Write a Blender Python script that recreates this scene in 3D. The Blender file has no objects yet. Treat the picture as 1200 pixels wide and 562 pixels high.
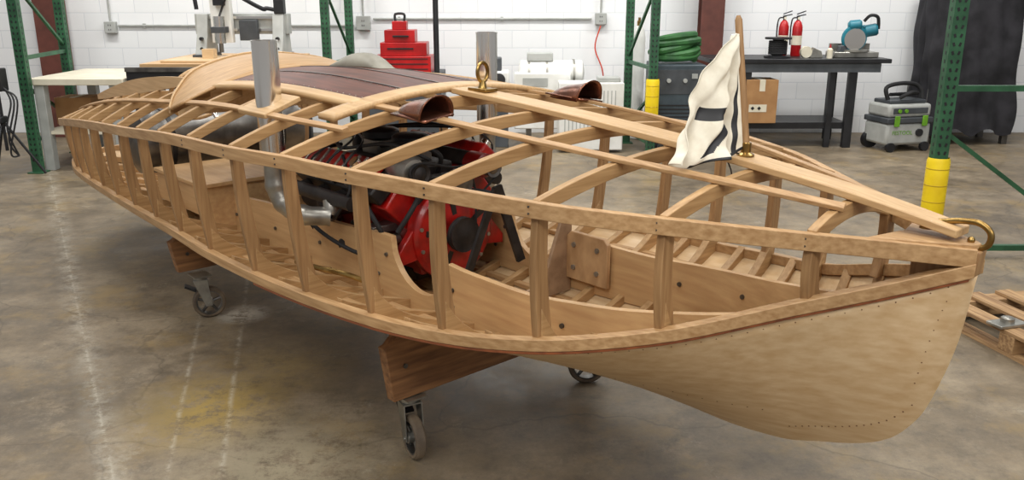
import bpy, bmesh, math, random
from mathutils import Vector, Matrix, Euler
random.seed(7)
SC = bpy.context.scene
C = SC.collection
PI = math.pi
V = Vector
SC.view_settings.view_transform = 'Standard'

# ------------------------------------------------------------ camera
H = 1.6; TH = math.radians(16)
cam = bpy.data.cameras.new('camera'); cam.sensor_width = 36; cam.lens = 30
co = bpy.data.objects.new('camera', cam); C.objects.link(co)
co.location = (0, 0, H); co.rotation_euler = (PI/2 - TH, 0, 0); SC.camera = co
def ray(px, py):
    dx = (px-600)/1000; dy = (281-py)/1000
    return V((dx, math.cos(TH)+dy*math.sin(TH), -math.sin(TH)+dy*math.cos(TH)))
def at(px, py, Y):
    d = ray(px, py); t = Y/d.y
    return V((d.x*t, Y, H+d.z*t))
def gr(px, py, z=0):
    d = ray(px, py); t = (z-H)/d.z
    return V((d.x*t, d.y*t, z))

# ------------------------------------------------------------ materials
def nt(name):
    m = bpy.data.materials.new(name); m.use_nodes = True
    t = m.node_tree; b = t.nodes['Principled BSDF']
    return m, t, b
def lin(c):
    return tuple(((x/255)/12.92 if x/255 <= .04045 else ((x/255+.055)/1.055)**2.4) for x in c)
def mat(name, c1, c2=None, rough=.5, metal=0, scale=6, stretch=(1,1,1), bump=0, detail=4, lo=.35, hi=.65, coat=0, big=0, spec=.5):
    m, t, b = nt(name)
    c1 = lin(c1); c2 = lin(c2) if c2 else tuple(x*.82 for x in c1)
    tc = t.nodes.new('ShaderNodeTexCoord'); mp = t.nodes.new('ShaderNodeMapping')
    mp.inputs['Scale'].default_value = stretch
    n = t.nodes.new('ShaderNodeTexNoise'); n.inputs['Scale'].default_value = scale; n.inputs['Detail'].default_value = detail
    r = t.nodes.new('ShaderNodeValToRGB')
    r.color_ramp.elements[0].position = lo; r.color_ramp.elements[1].position = hi
    r.color_ramp.elements[0].color = (*c2, 1); r.color_ramp.elements[1].color = (*c1, 1)
    L = t.links.new
    L(tc.outputs['Object'], mp.inputs['Vector']); L(mp.outputs['Vector'], n.inputs['Vector'])
    L(n.outputs['Fac'], r.inputs['Fac']); out = r.outputs['Color']
    if big:   # slow tone change from board to board
        n2 = t.nodes.new('ShaderNodeTexNoise'); n2.inputs['Scale'].default_value = 1.7; L(tc.outputs['Object'], n2.inputs['Vector'])
        mr = t.nodes.new('ShaderNodeMapRange'); L(n2.outputs['Fac'], mr.inputs['Value']); mr.inputs['From Min'].default_value = .3; mr.inputs['From Max'].default_value = .7
        mr.inputs['To Min'].default_value = 1-big; mr.inputs['To Max'].default_value = 1+big*.6
        mx = t.nodes.new('ShaderNodeVectorMath'); mx.operation = 'SCALE'; L(out, mx.inputs[0]); L(mr.outputs[0], mx.inputs['Scale']); out = mx.outputs[0]
    L(out, b.inputs['Base Color'])
    b.inputs['Roughness'].default_value = rough; b.inputs['Metallic'].default_value = metal
    b.inputs['Specular IOR Level'].default_value = spec
    if coat: b.inputs['Coat Weight'].default_value = coat
    if bump:
        bp = t.nodes.new('ShaderNodeBump'); bp.inputs['Strength'].default_value = bump; bp.inputs['Distance'].default_value = .003
        L(n.outputs['Fac'], bp.inputs['Height']); L(bp.outputs['Normal'], b.inputs['Normal'])
    return m
G = dict(scale=14, detail=8, lo=.3, hi=.7)
W_long = mat('wood_long', (190,154,110), (156,118,76), .5, stretch=(.3,6,6), big=.14, **G)
W_vert = mat('wood_vertical', (170,133,90), (138,102,64), .55, stretch=(6,6,.35), big=.16, **G)
W_beam = mat('wood_crosswise', (186,150,104), (152,116,74), .5, stretch=(6,.3,6), big=.16, **G)
W_light = mat('wood_pale', (204,170,124), (180,144,100), .45, stretch=(.3,6,6), big=.08, **G)
W_cowl = mat('cowl_wood', (194,156,108), (160,122,78), .42, stretch=(6,.35,3), big=.12, **G)
W_red = mat('mahogany_strip', (150,84,48), (110,60,36), .4, scale=6, stretch=(.6,8,8))
PLY = mat('birch_plywood', (218,190,150), (198,164,120), .42, scale=16, stretch=(.25,2.2,3.2), detail=9, lo=.3, hi=.7, big=.08)
PLY_in = mat('bearer_plywood', (206,170,122), (182,142,98), .45, scale=12, stretch=(.35,3,4), detail=8, lo=.25, hi=.75, big=.1)
W_dark = mat('brown_timber', (156,112,72), (112,76,48), .7, scale=8, stretch=(5,.5,6), bump=.3)
W_grey = mat('weathered_panel', (166,136,106), (136,108,82), .55, scale=5, stretch=(3,3,3))
W_plate = mat('doubler_plywood', (190,154,112), (160,124,86), .5, scale=9, stretch=(2,3,1), detail=6)
STEEL = mat('polished_steel', (240,236,228), (232,227,218), .17, 1, scale=3)
STEELD = mat('dull_steel', (130,128,124), (88,86,84), .38, .9, scale=8)
ZINC = mat('zinc_steel', (176,174,166), (136,134,128), .35, .8, scale=10)
BRASS = mat('aged_brass', (176,146,88), (120,92,50), .3, 1, scale=14)
COPPER = mat('brown_hatch_skin', (104,60,46), (74,40,30), .42, .0, scale=5, stretch=(1,8,1), spec=.28)
SCOOPM = mat('copper_scoop', (156,100,76), (96,66,54), .26, .75, scale=12)
GREYP = mat('grey_primer', (150,146,132), (120,116,104), .5)
RED = mat('engine_red', (186,22,16), (100,12,10), .36, 0, scale=9, detail=8, coat=.2)
REDB = mat('red_enamel', (190,22,24), (150,14,18), .35)
BLK = mat('black_paint', (34,35,38), (20,20,23), .45)
RUB = mat('black_rubber', (28,28,30), (18,18,19), .7)
IRON = mat('black_iron', (58,54,52), (34,32,32), .5, .4, scale=14)
CLOTHB = mat('black_cloth', (46,45,50), (22,22,26), .9, scale=5, bump=.4)
TAN_WHEEL = mat('worn_wheel_rubber', (124,108,88), (84,72,60), .7, scale=12)
WHITE = mat('white_paint', (232,232,228), (218,218,212), .45)
CREAM = mat('cream_laminate', (226,220,200), (210,202,180), .5)
LGREY = mat('light_grey_plastic', (176,178,174), (158,160,156), .5)
DGREY = mat('dark_grey_plastic', (74,78,82), (56,60,64), .5)
BLUEG = mat('blue_grey_enamel', (66,78,86), (50,62,68), .45)
GREENR = mat('rack_green', (48,98,66), (32,74,48), .5, scale=9)
GREENH = mat('hose_green', (58,116,58), (36,80,42), .5)
GREENV = mat('vacuum_green', (110,168,40), (96,150,34), .45)
YEL = mat('safety_yellow', (244,214,22), (226,192,12), .5)
YELD = mat('yellow_band', (190,160,10), (176,146,8), .5)
MAROON = mat('primer_maroon', (104,58,48), (84,46,38), .6)
TEAL = mat('saw_teal', (30,120,138), (22,98,116), .4)
CARD = mat('cardboard', (172,130,84), (154,112,70), .8)
PALW = mat('pallet_wood', (176,142,100), (130,98,66), .7, scale=9, stretch=(.5,8,8), bump=.3)
PALB = mat('pallet_board', (178,144,102), (130,98,66), .7, scale=9, stretch=(8,.5,8), bump=.3)
CANV = mat('white_canvas', (236,230,212), (220,212,192), .8, scale=30)
ORANGE = mat('orange_cord_plastic', (214,70,40), (190,56,30), .5)
SCREW = mat('screw_dark', (120,86,56), (96,66,44), .6)

WALL, t, b = nt('painted_block_wall')
tc = t.nodes.new('ShaderNodeTexCoord'); sx = t.nodes.new('ShaderNodeSeparateXYZ'); cx = t.nodes.new('ShaderNodeCombineXYZ')
br = t.nodes.new('ShaderNodeTexBrick'); L = t.links.new
L(tc.outputs['Object'], sx.inputs[0]); L(sx.outputs['X'], cx.inputs['X']); L(sx.outputs['Z'], cx.inputs['Y']); L(cx.outputs[0], br.inputs['Vector'])
br.inputs['Scale'].default_value = 1; br.inputs['Brick Width'].default_value = .4; br.inputs['Row Height'].default_value = .2
br.inputs['Mortar Size'].default_value = .006; br.inputs['Mortar Smooth'].default_value = .6
br.inputs['Color1'].default_value = (*lin((238,239,240)),1); br.inputs['Color2'].default_value = (*lin((233,235,236)),1); br.inputs['Mortar'].default_value = (*lin((216,219,223)),1)
L(br.outputs['Color'], b.inputs['Base Color']); b.inputs['Roughness'].default_value = .6
bp = t.nodes.new('ShaderNodeBump'); bp.invert = True; bp.inputs['Strength'].default_value = .2; bp.inputs['Distance'].default_value = .01
L(br.outputs['Fac'], bp.inputs['Height']); L(bp.outputs['Normal'], b.inputs['Normal'])

FLOOR, t, b = nt('stained_concrete')
N = t.nodes.new; L = t.links.new
tc = N('ShaderNodeTexCoord')
def noise(s, d=5, vec=None, r=.55):
    n = N('ShaderNodeTexNoise'); n.inputs['Scale'].default_value = s; n.inputs['Detail'].default_value = d; n.inputs['Roughness'].default_value = r
    L(vec if vec else tc.outputs['Object'], n.inputs['Vector']); return n.outputs['Fac']
def ramp(fac, stops):
    r = N('ShaderNodeValToRGB'); e = r.color_ramp.elements
    e[0].position = stops[0][0]; e[0].color = (*stops[0][1],1); e[1].position = stops[-1][0]; e[1].color = (*stops[-1][1],1)
    for p, c in stops[1:-1]:
        k = e.new(p); k.color = (*c,1)
    L(fac, r.inputs['Fac']); return r.outputs['Color']
def mix(f, a, bb, mode='MIX'):
    m = N('ShaderNodeMix'); m.data_type = 'RGBA'; m.blend_type = mode
    if isinstance(f, float): m.inputs[0].default_value = f
    else: L(f, m.inputs[0])
    for i, x in ((6, a), (7, bb)):
        if isinstance(x, tuple): m.inputs[i].default_value = (*x, 1)
        else: L(x, m.inputs[i])
    return m.outputs[2]
def mth(op, a, bb=None, clamp=False):
    m = N('ShaderNodeMath'); m.operation = op; m.use_clamp = clamp
    for i, x in enumerate((a, bb)):
        if x is None: continue
        if isinstance(x, (int, float)): m.inputs[i].default_value = x
        else: L(x, m.inputs[i])
    return m.outputs[0]
base = ramp(noise(.9, 10, r=.75), [(.34, lin((88,77,61))), (.5, lin((116,103,84))), (.66, lin((146,132,110)))])
fine = ramp(noise(5, 12, r=.85), [(.34, (.5,.5,.5)), (.5, (1.0,1.0,1.0)), (.66, (1.28,1.27,1.24))])
colr = mix(1.0, base, fine, 'MULTIPLY')
yel = ramp(noise(1.9, 10, r=.75), [(.52, (0,0,0)), (.64, (.5,.5,.5))])
colr = mix(yel, colr, lin((146,122,76)))
wh = ramp(noise(3.1, 12, r=.88), [(.57, (0,0,0)), (.66, (.5,.5,.5))])
colr = mix(wh, colr, lin((176,168,150)))
drk = ramp(noise(2.3, 12, r=.85), [(.34, (.55,.55,.55)), (.43, (0,0,0))])
colr = mix(drk, colr, lin((62,54,43)))
vor = N('ShaderNodeTexVoronoi'); vor.feature = 'DISTANCE_TO_EDGE'; vor.inputs['Scale'].default_value = .55
wv = N('ShaderNodeVectorMath'); wv.operation = 'ADD'; nz = N('ShaderNodeTexNoise'); nz.inputs['Scale'].default_value = 2.2; nz.inputs['Detail'].default_value = 6; L(tc.outputs['Object'], nz.inputs['Vector'])
sc_ = N('ShaderNodeVectorMath'); sc_.operation = 'SCALE'; sc_.inputs['Scale'].default_value = .5; L(nz.outputs['Color'], sc_.inputs[0]); L(tc.outputs['Object'], wv.inputs[0]); L(sc_.outputs[0], wv.inputs[1]); L(wv.outputs[0], vor.inputs['Vector'])
crk = mth('MULTIPLY', mth('SUBTRACT', 1.0, mth('DIVIDE', vor.outputs['Distance'], .005), True), .4)
colr = mix(crk, colr, lin((62,54,44)))
spx = N('ShaderNodeSeparateXYZ'); L(tc.outputs['Object'], spx.inputs[0])
brk = noise(9, 8, r=.85)
def blob(px, py, r, col, amt):
    global colr
    p = gr(px, py); vm = N('ShaderNodeVectorMath'); vm.operation = 'DISTANCE'; L(tc.outputs['Object'], vm.inputs[0]); vm.inputs[1].default_value = p
    f = mth('SUBTRACT', 1.0, mth('DIVIDE', vm.outputs['Value'], r), True)
    f = mth('MULTIPLY', f, mth('MULTIPLY', mth('SUBTRACT', brk, .40), 8.0, True))
    colr = mix(mth('MULTIPLY', f, amt, True), colr, lin(col))
blob(235, 480, .40, (170,144,76), 1.0); blob(285, 368, .16, (206,200,186), 1.4); blob(330, 545, .5, (160,150,124), .8); blob(70, 480, .7, (76,67,54), .7); blob(330, 430, .4, (146,126,84), .7)
for (A, D, w, am) in (((-4.17,7.57), (2.8,-4.97), .09, .42), ((-4.17,7.57), (2.8,-4.97), .008, .3), ((-1.43,4.28), (.4,-1.57), .016, .5), ((-1.6,4.09), (.41,-1.49), .014, .45), ((2.5,2.2),(4.97,2.8),.010,.35)):
    l = math.hypot(*D); nx, ny = -D[1]/l, D[0]/l
    dd = mth('ADD', mth('MULTIPLY', spx.outputs['X'], nx), mth('MULTIPLY', spx.outputs['Y'], ny))
    dd = mth('ADD', dd, mth('MULTIPLY', mth('SUBTRACT', brk, .5), .05))
    dd = mth('ABSOLUTE', mth('SUBTRACT', dd, A[0]*nx + A[1]*ny))
    f = mth('SUBTRACT', 1.0, mth('DIVIDE', dd, w), True)
    f = mth('MULTIPLY', f, mth('MULTIPLY', mth('SUBTRACT', brk, .45), 8.0, True), True)
    f = mth('MULTIPLY', f, am)
    colr = mix(f, colr, lin((194,188,172)))
L(colr, b.inputs['Base Color'])
rr = N('ShaderNodeMapRange'); L(noise(2.5, 9, r=.75), rr.inputs['Value']); rr.inputs['From Min'].default_value = .3; rr.inputs['From Max'].default_value = .7; rr.inputs['To Min'].default_value = .34; rr.inputs['To Max'].default_value = .7
L(rr.outputs[0], b.inputs['Roughness'])
bp = N('ShaderNodeBump'); bp.inputs['Strength'].default_value = .12; L(noise(20, 8), bp.inputs['Height']); L(bp.outputs['Normal'], b.inputs['Normal'])

# ------------------------------------------------------------ mesh builder
class MB:
    def __init__(s): s.v = []; s.f = []; s.m = []
    def add(s, vs, fs, mi=0):
        o = len(s.v); s.v += [tuple(v) for v in vs]
        s.f += [tuple(i+o for i in f) for f in fs]; s.m += [mi]*len(fs)
    def box(s, c, d, rot=None, mi=0):
        R = Euler(rot).to_matrix() if rot is not None and not isinstance(rot, Matrix) else rot
        vs = []
        for x in (-.5,.5):
            for y in (-.5,.5):
                for z in (-.5,.5):
                    p = V((x*d[0], y*d[1], z*d[2]))
                    if R: p = R @ p
                    vs.append(p + V(c))
        s.add(vs, [(0,1,3,2),(4,6,7,5),(0,4,5,1),(2,3,7,6),(0,2,6,4),(1,5,7,3)], mi); return s
    def b2(s, a, b_, mi=0):
        a = V(a); b_ = V(b_); return s.box((a+b_)/2, [abs(q) for q in (b_-a)], None, mi)
    def tube(s, pts, r, n=10, mi=0, closed=False, cap=True):
        P = [V(p) for p in pts]; k = len(P)
        rs = r if isinstance(r, (list, tuple)) else [r]*k
        T = []
        for i in range(k):
            if closed: d = P[(i+1) % k]-P[i-1]
            else: d = P[min(i+1, k-1)]-P[max(i-1, 0)]
            T.append(d.normalized())
        u = T[0].orthogonal().normalized(); vs = []
        for i in range(k):
            u = (u - T[i]*u.dot(T[i])); u = u.normalized() if u.length > 1e-6 else T[i].orthogonal().normalized()
            w = T[i].cross(u)
            for j in range(n):
                a = 2*PI*j/n; vs.append(P[i] + (u*math.cos(a)+w*math.sin(a))*rs[i])
        fs = []
        for i in range(k if closed else k-1):
            for j in range(n):
                i2 = (i+1) % k; fs.append((i*n+j, i*n+(j+1) % n, i2*n+(j+1) % n, i2*n+j))
        if cap and not closed: fs += [tuple(range(n))[::-1], tuple((k-1)*n+j for j in range(n))]
        s.add(vs, fs, mi); return s
    def cyl(s, a, b_, r, r2=None, n=18, mi=0, cap=True):
        return s.tube([a, b_], [r, r if r2 is None else r2], n, mi, False, cap)
    def lathe(s, c, prof, axis=(0,0,1), n=20, mi=0):
        c = V(c); ax = V(axis).normalized(); u = ax.orthogonal().normalized(); w = ax.cross(u); vs = []; k = len(prof)
        for (r, h) in prof:
            for j in range(n):
                a = 2*PI*j/n; vs.append(c + ax*h + (u*math.cos(a)+w*math.sin(a))*max(r, 1e-4))
        fs = [(i*n+j, i*n+(j+1) % n, (i+1)*n+(j+1) % n, (i+1)*n+j) for i in range(k-1) for j in range(n)]
        fs += [tuple(range(n))[::-1], tuple((k-1)*n+j for j in range(n))]
        s.add(vs, fs, mi); return s
    def ring(s, c, prof, axis=(0,0,1), n=24, mi=0):
        c = V(c); ax = V(axis).normalized(); u = ax.orthogonal().normalized(); w = ax.cross(u); vs = []; k = len(prof)
        for (r, h) in prof:
            for j in range(n):
                a = 2*PI*j/n; vs.append(c + ax*h + (u*math.cos(a)+w*math.sin(a))*r)
        s.add(vs, [(i*n+j, i*n+(j+1) % n, ((i+1) % k)*n+(j+1) % n, ((i+1) % k)*n+j) for i in range(k) for j in range(n)], mi); return s
    def prism(s, poly, vec, mi=0):
        P = [V(p) for p in poly]; n = len(P); vec = V(vec)
        s.add(P + [p+vec for p in P], [tuple(range(n))[::-1], tuple(range(n, 2*n))] + [(i, (i+1) % n, (i+1) % n+n, i+n) for i in range(n)], mi); return s
    def strip(s, A, B, vec, mi=0):
        n = len(A); vec = V(vec); vs = [V(a) for a in A]+[V(b_) for b_ in B]; vs += [v+vec for v in vs]
        fs = []
        for i in range(n-1):
            a, b_, c, d = i, i+1, n+i+1, n+i; o = 2*n
            fs += [(a,b_,c,d), (d+o,c+o,b_+o,a+o), (a,a+o,b_+o,b_), (d,c,c+o,d+o)]
        o = 2*n; fs += [(0,n,n+o,o), (n-1,n-1+o,2*n-1+o,2*n-1)]
        s.add(vs, fs, mi); return s
    def sweep(s, P, side, up, w, h, mi=0):
        n = len(P); vs = []
        for i in range(n):
            p = V(P[i]); a = V(side[i]); b_ = V(up[i]); ww = w[i] if isinstance(w, list) else w; hh = h[i] if isinstance(h, list) else h
            vs += [p-a*ww/2-b_*hh/2, p+a*ww/2-b_*hh/2, p+a*ww/2+b_*hh/2, p-a*ww/2+b_*hh/2]
        fs = [(i*4+j, i*4+(j+1) % 4, (i+1)*4+(j+1) % 4, (i+1)*4+j) for i in range(n-1) for j in range(4)]
        fs += [(3,2,1,0), tuple((n-1)*4+j for j in range(4))]
        s.add(vs, fs, mi); return s
    def sph(s, c, r, n=12, mi=0, sc=(1,1,1)):
        c = V(c); vs = []; m = n//2
        for i in range(m+1):
            for j in range(n):
                a = PI*i/m; q = 2*PI*j/n
                vs.append(c+V((math.sin(a)*math.cos(q)*sc[0], math.sin(a)*math.sin(q)*sc[1], math.cos(a)*sc[2]))*r)
        s.add(vs, [(i*n+j, (i+1)*n+j, (i+1)*n+(j+1) % n, i*n+(j+1) % n) for i in range(m) for j in range(n)], mi); return s
    def build(s, name, mats, parent=None, bevel=0, smooth=35, loc=None, solid=0):
        me = bpy.data.meshes.new(name); me.from_pydata(s.v, [], s.f)
        mats = mats if isinstance(mats, (list, tuple)) else [mats]
        for m in mats: me.materials.append(m)
        me.polygons.foreach_set('material_index', s.m)
        bm = bmesh.new(); bm.from_mesh(me); bmesh.ops.remove_doubles(bm, verts=bm.verts, dist=1e-5)
        bmesh.ops.recalc_face_normals(bm, faces=bm.faces); bm.to_mesh(me); bm.free()
        if smooth:
            me.shade_smooth(); me.set_sharp_from_angle(angle=math.radians(smooth))
        o = bpy.data.objects.new(name, me); C.objects.link(o)
        if parent: o.parent = parent
        if loc is not None: o.location = loc
        if solid:
            md = o.modifiers.new('thick', 'SOLIDIFY'); md.thickness = solid; md.offset = 0
        if bevel:
            md = o.modifiers.new('bevel', 'BEVEL'); md.width = bevel; md.segments = 2; md.limit_method = 'ANGLE'
        return o
def tag(o, label, cat, group=None, kind=None):
    o['label'] = label; o['category'] = cat
    if group: o['group'] = group
    if kind: o['kind'] = kind
    return o
def thing(name, label, cat, loc=(0,0,0), rz=0, group=None):
    o = bpy.data.objects.new(name, None); C.objects.link(o); o.empty_display_size = .1
    o.location = loc; o.rotation_euler = (0,0,rz); return tag(o, label, cat, group)
def cr(pts, k=6, closed=False):
    P = [V(p) for p in pts]; n = len(P); out = []
    for i in range(n if closed else n-1):
        if closed: p0, p1, p2, p3 = P[i-1], P[i], P[(i+1) % n], P[(i+2) % n]
        else: p0, p1, p2, p3 = P[max(i-1,0)], P[i], P[i+1], P[min(i+2,n-1)]
        for j in range(k):
            t = j/k
            out.append(.5*((2*p1)+(p2-p0)*t+(2*p0-5*p1+4*p2-p3)*t*t+(3*p1-p0-3*p2+p3)*t**3))
    if not closed: out.append(P[-1])
    return out
def text_mesh(name, body, size, m, parent, loc, rot, ext=.001):
    cu = bpy.data.curves.new(name, 'FONT'); cu.body = body; cu.size = size; cu.extrude = ext; cu.align_x = 'CENTER'; cu.align_y = 'CENTER'
    tmp = bpy.data.objects.new('tmp', cu); C.objects.link(tmp)
    dg = bpy.context.evaluated_depsgraph_get(); me = bpy.data.meshes.new_from_object(tmp.evaluated_get(dg))
    bpy.data.objects.remove(tmp); me.materials.clear(); me.materials.append(m)
    o = bpy.data.objects.new(name, me); C.objects.link(o); o.parent = parent; o.location = loc; o.rotation_euler = rot
    return o
def rng(a, b_, n): return [a+(b_-a)*i/(n-1) for i in range(n)]

# ------------------------------------------------------------ setting
def struct(o): o['kind'] = 'structure'; return o
struct(MB().b2((-10,-3,-.1), (10,11,0)).build('floor', FLOOR, smooth=0))
WY = 10.3
struct(MB().b2((-10,WY,0), (10,WY+.2,4.5)).build('wall_back', WALL, smooth=0))

# ------------------------------------------------------------ the boat
BX, BY = -.04, 3.07
DX, DY = .67, -.742
q = math.hypot(DX, DY); DX /= q; DY /= q
NX, NY = -DY, DX
BR = math.atan2(DY, DX)
def bw(s, b, z=0): return V((BX+s*DX+b*NX, BY+s*DY+b*NY, z))
def itp(tab, s):
    n = len(tab)
    if s <= tab[0][0]: return tab[0][1]
    if s >= tab[-1][0]: return tab[-1][1]
    i = max(k for k in range(n-1) if tab[k][0] <= s)
    def sl(k): return (tab[k+1][1]-tab[k][1])/(tab[k+1][0]-tab[k][0])
    def m(k):
        if k == 0: return sl(0)
        if k == n-1: return sl(n-2)
        a, b_ = sl(k-1), sl(k)
        return 0 if a*b_ <= 0 else 2*a*b_/(a+b_)
    h = tab[i+1][0]-tab[i][0]; t = (s-tab[i][0])/h; m0 = m(i)*h; m1 = m(i+1)*h; a, b_ = tab[i][1], tab[i+1][1]
    return (2*t**3-3*t*t+1)*a+(t**3-2*t*t+t)*m0+(-2*t**3+3*t*t)*b_+(t**3-t*t)*m1
ST = -4.10; BO = 1.64
def T(ss, vv): return list(zip(ss, vv))
S1 = [-4.10,-4.095,-4.07,-4.02,-3.93,-3.8,-3.5,-3.1,-2.5,-1.76,-1.08,-.5,0,.3,.8,1.11,1.33,1.5,1.64]
tSB = T(S1, [.01,.09,.20,.31,.40,.475,.555,.61,.67,.73,.78,.80,.78,.74,.58,.385,.225,.10,.014])
tSZ = T([-4.10,-4.0,-3.8,-3.5,-3.1,-2.5,-1.76,-1.08,-.5,0,.3,.8,1.11,1.33,1.5,1.64], [.79,.80,.83,.865,.91,.965,1.02,1.075,1.10,1.12,1.12,1.10,1.08,1.065,1.055,1.05])
S2 = [-4.07,-4.065,-4.04,-3.99,-3.91,-3.8,-3.5,-3.2,-2.5,-1.95,-1.3,-.9,-.5,-.17,.22,.5,.79,1.056,1.333,1.5,1.64]
tCB = T(S2, [.01,.08,.18,.28,.36,.43,.515,.565,.64,.68,.72,.745,.75,.74,.72,.67,.58,.42,.22,.10,.012])
tCZ = T([-4.1,-3.8,-3.5,-3.2,-2.5,-1.95,-1.3,-.9,-.5,-.17,.22,.5,.79,1.056,1.333,1.5,1.64], [.545,.535,.535,.545,.57,.581,.594,.597,.605,.615,.64,.66,.70,.76,.866,.93,.99])
tTZ = T([-4.10,-3.9,-3.7,-3.3,-2.6,-1.8,-.94,-.13,.8,1.33,1.64], [.80,.88,.94,1.03,1.15,1.23,1.277,1.245,1.179,1.117,1.062])
tKZ = T([-4.07,-4.0,-3.7,-3.2,1.0,1.2,1.31,1.42,1.49,1.56,1.60,1.625,1.64], [.53,.47,.40,.375,.375,.395,.43,.47,.51,.60,.72,.84,.99])
SB = lambda s: itp(tSB, s); SZ = lambda s: itp(tSZ, s); CB = lambda s: itp(tCB, s); CZ = lambda s: itp(tCZ, s)
TZ = lambda s: itp(tTZ, s); KZ = lambda s: itp(tKZ, s)
def deck(s, f): return SZ(s)+(TZ(s)-SZ(s))*(1-min(1, abs(f))**2)
def deckb(s, b): return deck(s, b/max(SB(s), .01))
def hull(s, b): return KZ(s)+(CZ(s)-KZ(s))*min(1, abs(b)/max(CB(s), .01))
def rounded(a, e, n, a1=-3.7, m=24):   # stations packed closely round the stern
    return [a+(a1-a)*(1-math.cos(PI/2*i/m)) for i in range(m)] + rng(a1, e, n)

boat = thing('wooden_boat', 'unfinished wooden motorboat hull with open ribs and plywood bottom, standing on dollies', 'boat', (BX,BY,0), BR)
ss = rounded(-4.07, 1.0, 46)+rng(1.03, 1.5, 20)+rng(1.51, 1.64, 22)
mb = MB(); NB = 10; vs = []
for s in ss:
    for j in range(-NB, NB+1):
        f = j/NB; b_ = CB(s)*f; z = KZ(s)+(CZ(s)-KZ(s))*abs(f)
        fl = .02*math.sin(PI*abs(f))*max(0, min(1, (s-.6)/.8))*min(1, (1.64-s)/.1)
        vs.append((s, b_+math.copysign(fl, f) if f else 0, z))
k = 2*NB+1
mb.add(vs, [(i*k+j, i*k+j+1, (i+1)*k+j+1, (i+1)*k+j) for i in range(len(ss)-1) for j in range(k-1)])
hullo = mb.build('bottom_planking', PLY, boat, smooth=50, solid=.009)
mb = MB()
def hp(s, f, sg):
    fl = .02*math.sin(PI*f)*max(0, min(1, (s-.6)/.8))*min(1, (1.64-s)/.1); return (s, sg*(CB(s)*f+fl+.0035), KZ(s)+(CZ(s)-KZ(s))*f-.002)
for s in rng(.3, 1.6, 44): mb.sph(hp(s, .94, -1), .0028, 6)
for s in rng(1.25, 1.55, 18): mb.sph(hp(s, .14, -1), .0026, 6)
for s in rng(1.555, 1.60, 9): mb.sph(hp(s, .30+.5*(s-1.555)/.045, -1), .0026, 6)
for s in rng(.62, 1.2, 16): mb.sph(hp(s, .55-.25*(s-.62)/.58, -1), .0024, 6)
o_ = mb.build('screw_heads', SCREW, hullo); o_['kind'] = 'stuff'
P = [(s, 0, KZ(s)+.022) for s in rng(-3.85, 1.45, 40)]+[(s-.02, 0, KZ(s)+.02) for s in rng(1.5, 1.635, 14)]
MB().strip([(p[0], -.02, p[2]+.02) for p in P], [(p[0]-(.04 if p[0] > 1.4 else 0), -.02, p[2]+.07) for p in P], (0,.04,0)).build('keelson', W_long, boat)
MB().prism([(1.50,-.022,.80),(1.60,-.022,.80),(1.628,-.022,.97),(1.645,-.022,.985),(1.65,-.022,1.045),(1.50,-.022,1.045)], (0,.044,0)).build('stem', W_vert, boat, bevel=.004)

def sides(P):
    out = []
    for i in range(len(P)):
        d = V(P[min(i+1, len(P)-1)])-V(P[max(i-1, 0)]); d.z = 0; d.normalize(); out.append(V((-d.y, d.x, 0)))
    return out
def longi(name, fb, fz, w, h, m, ls, sg, tilt=None, parent=None, bev=.002):
    n = len(ls); P = [(s, sg*fb(s), fz(s)) for s in ls]
    sd = sides(P); up = [V((0,0,1))]*n
    if tilt:
        sd2 = []; up2 = []
        for i, p in enumerate(P):
            g = -2*(TZ(p[0])-SZ(p[0]))*p[1]/max(SB(p[0]), .02)**2
            v = V((sd[i].x, sd[i].y, g*sd[i].y)).normalized(); sd2.append(v); up2.append(V((sd[i].y, -sd[i].x, 0)).cross(v).normalized())
        sd = sd2; up = up2
    return MB().sweep(P, sd, up, w, h).build(name, m, parent or boat, bevel=bev)
for sg in (-1, 1):
    scl = longi('sheer_clamp', SB, lambda s: SZ(s)-.021, .024, .043, W_long, rounded(ST, 1.64, 100), sg)
    for s in (1.34,1.06,.785,.49,.20,-.17,-.53,-.93):
        for dz in (.012,.030):
            MB().cyl((s, sg*(SB(s)+.008), SZ(s)-dz), (s, sg*(SB(s)+.015), SZ(s)-dz), .0028, n=8).build('bolt', STEELD, scl)
    longi('chine_log', lambda s: max(.012, CB(s)-.004), lambda s: CZ(s)+.012, .032, .034, W_long, rounded(-4.07, 1.64, 100), sg)
    longi('rub_strip', lambda s: CB(s)+.006, lambda s: CZ(s)-.010, .009, .009, W_red, rng(-.5, 1.635, 90), sg)
    longi('deck_batten', lambda s: SB(s)*.46, lambda s: deck(s, .46)+.006, .032, .012, W_long, rng(-3.87, 1.36, 80), sg, True)
    longi('deck_batten', lambda s: SB(s)*.74, lambda s: deck(s, .74)+.006, .028, .012, W_long, rng(-3.87, -.1, 70), sg, True)
    for f in (.3, .55, .8):
        longi('bottom_stringer', lambda s: CB(s)*f, lambda s: KZ(s)+(CZ(s)-KZ(s))*f+.014, .03, .018, W_long, rng(-3.8, 1.2, 60), sg)
kp = rng(-.22, 1.6, 50)
MB().sweep([(s, 0, TZ(s)+.010) for s in kp], [V((0,1,0))]*50, [V((0,0,1))]*50, [.105-.03*max(0,(s-.8)/.8) for s in kp], .02).build('king_plank', W_light, boat, bevel=.003)
MB().prism([(1.44,-.135,1.038),(1.63,-.02,1.038),(1.645,0,1.038),(1.63,.02,1.038),(1.44,.135,1.038),(1.47,0,1.038)], (0,0,.022)).build('breasthook', W_long, boat, bevel=.003)
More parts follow.
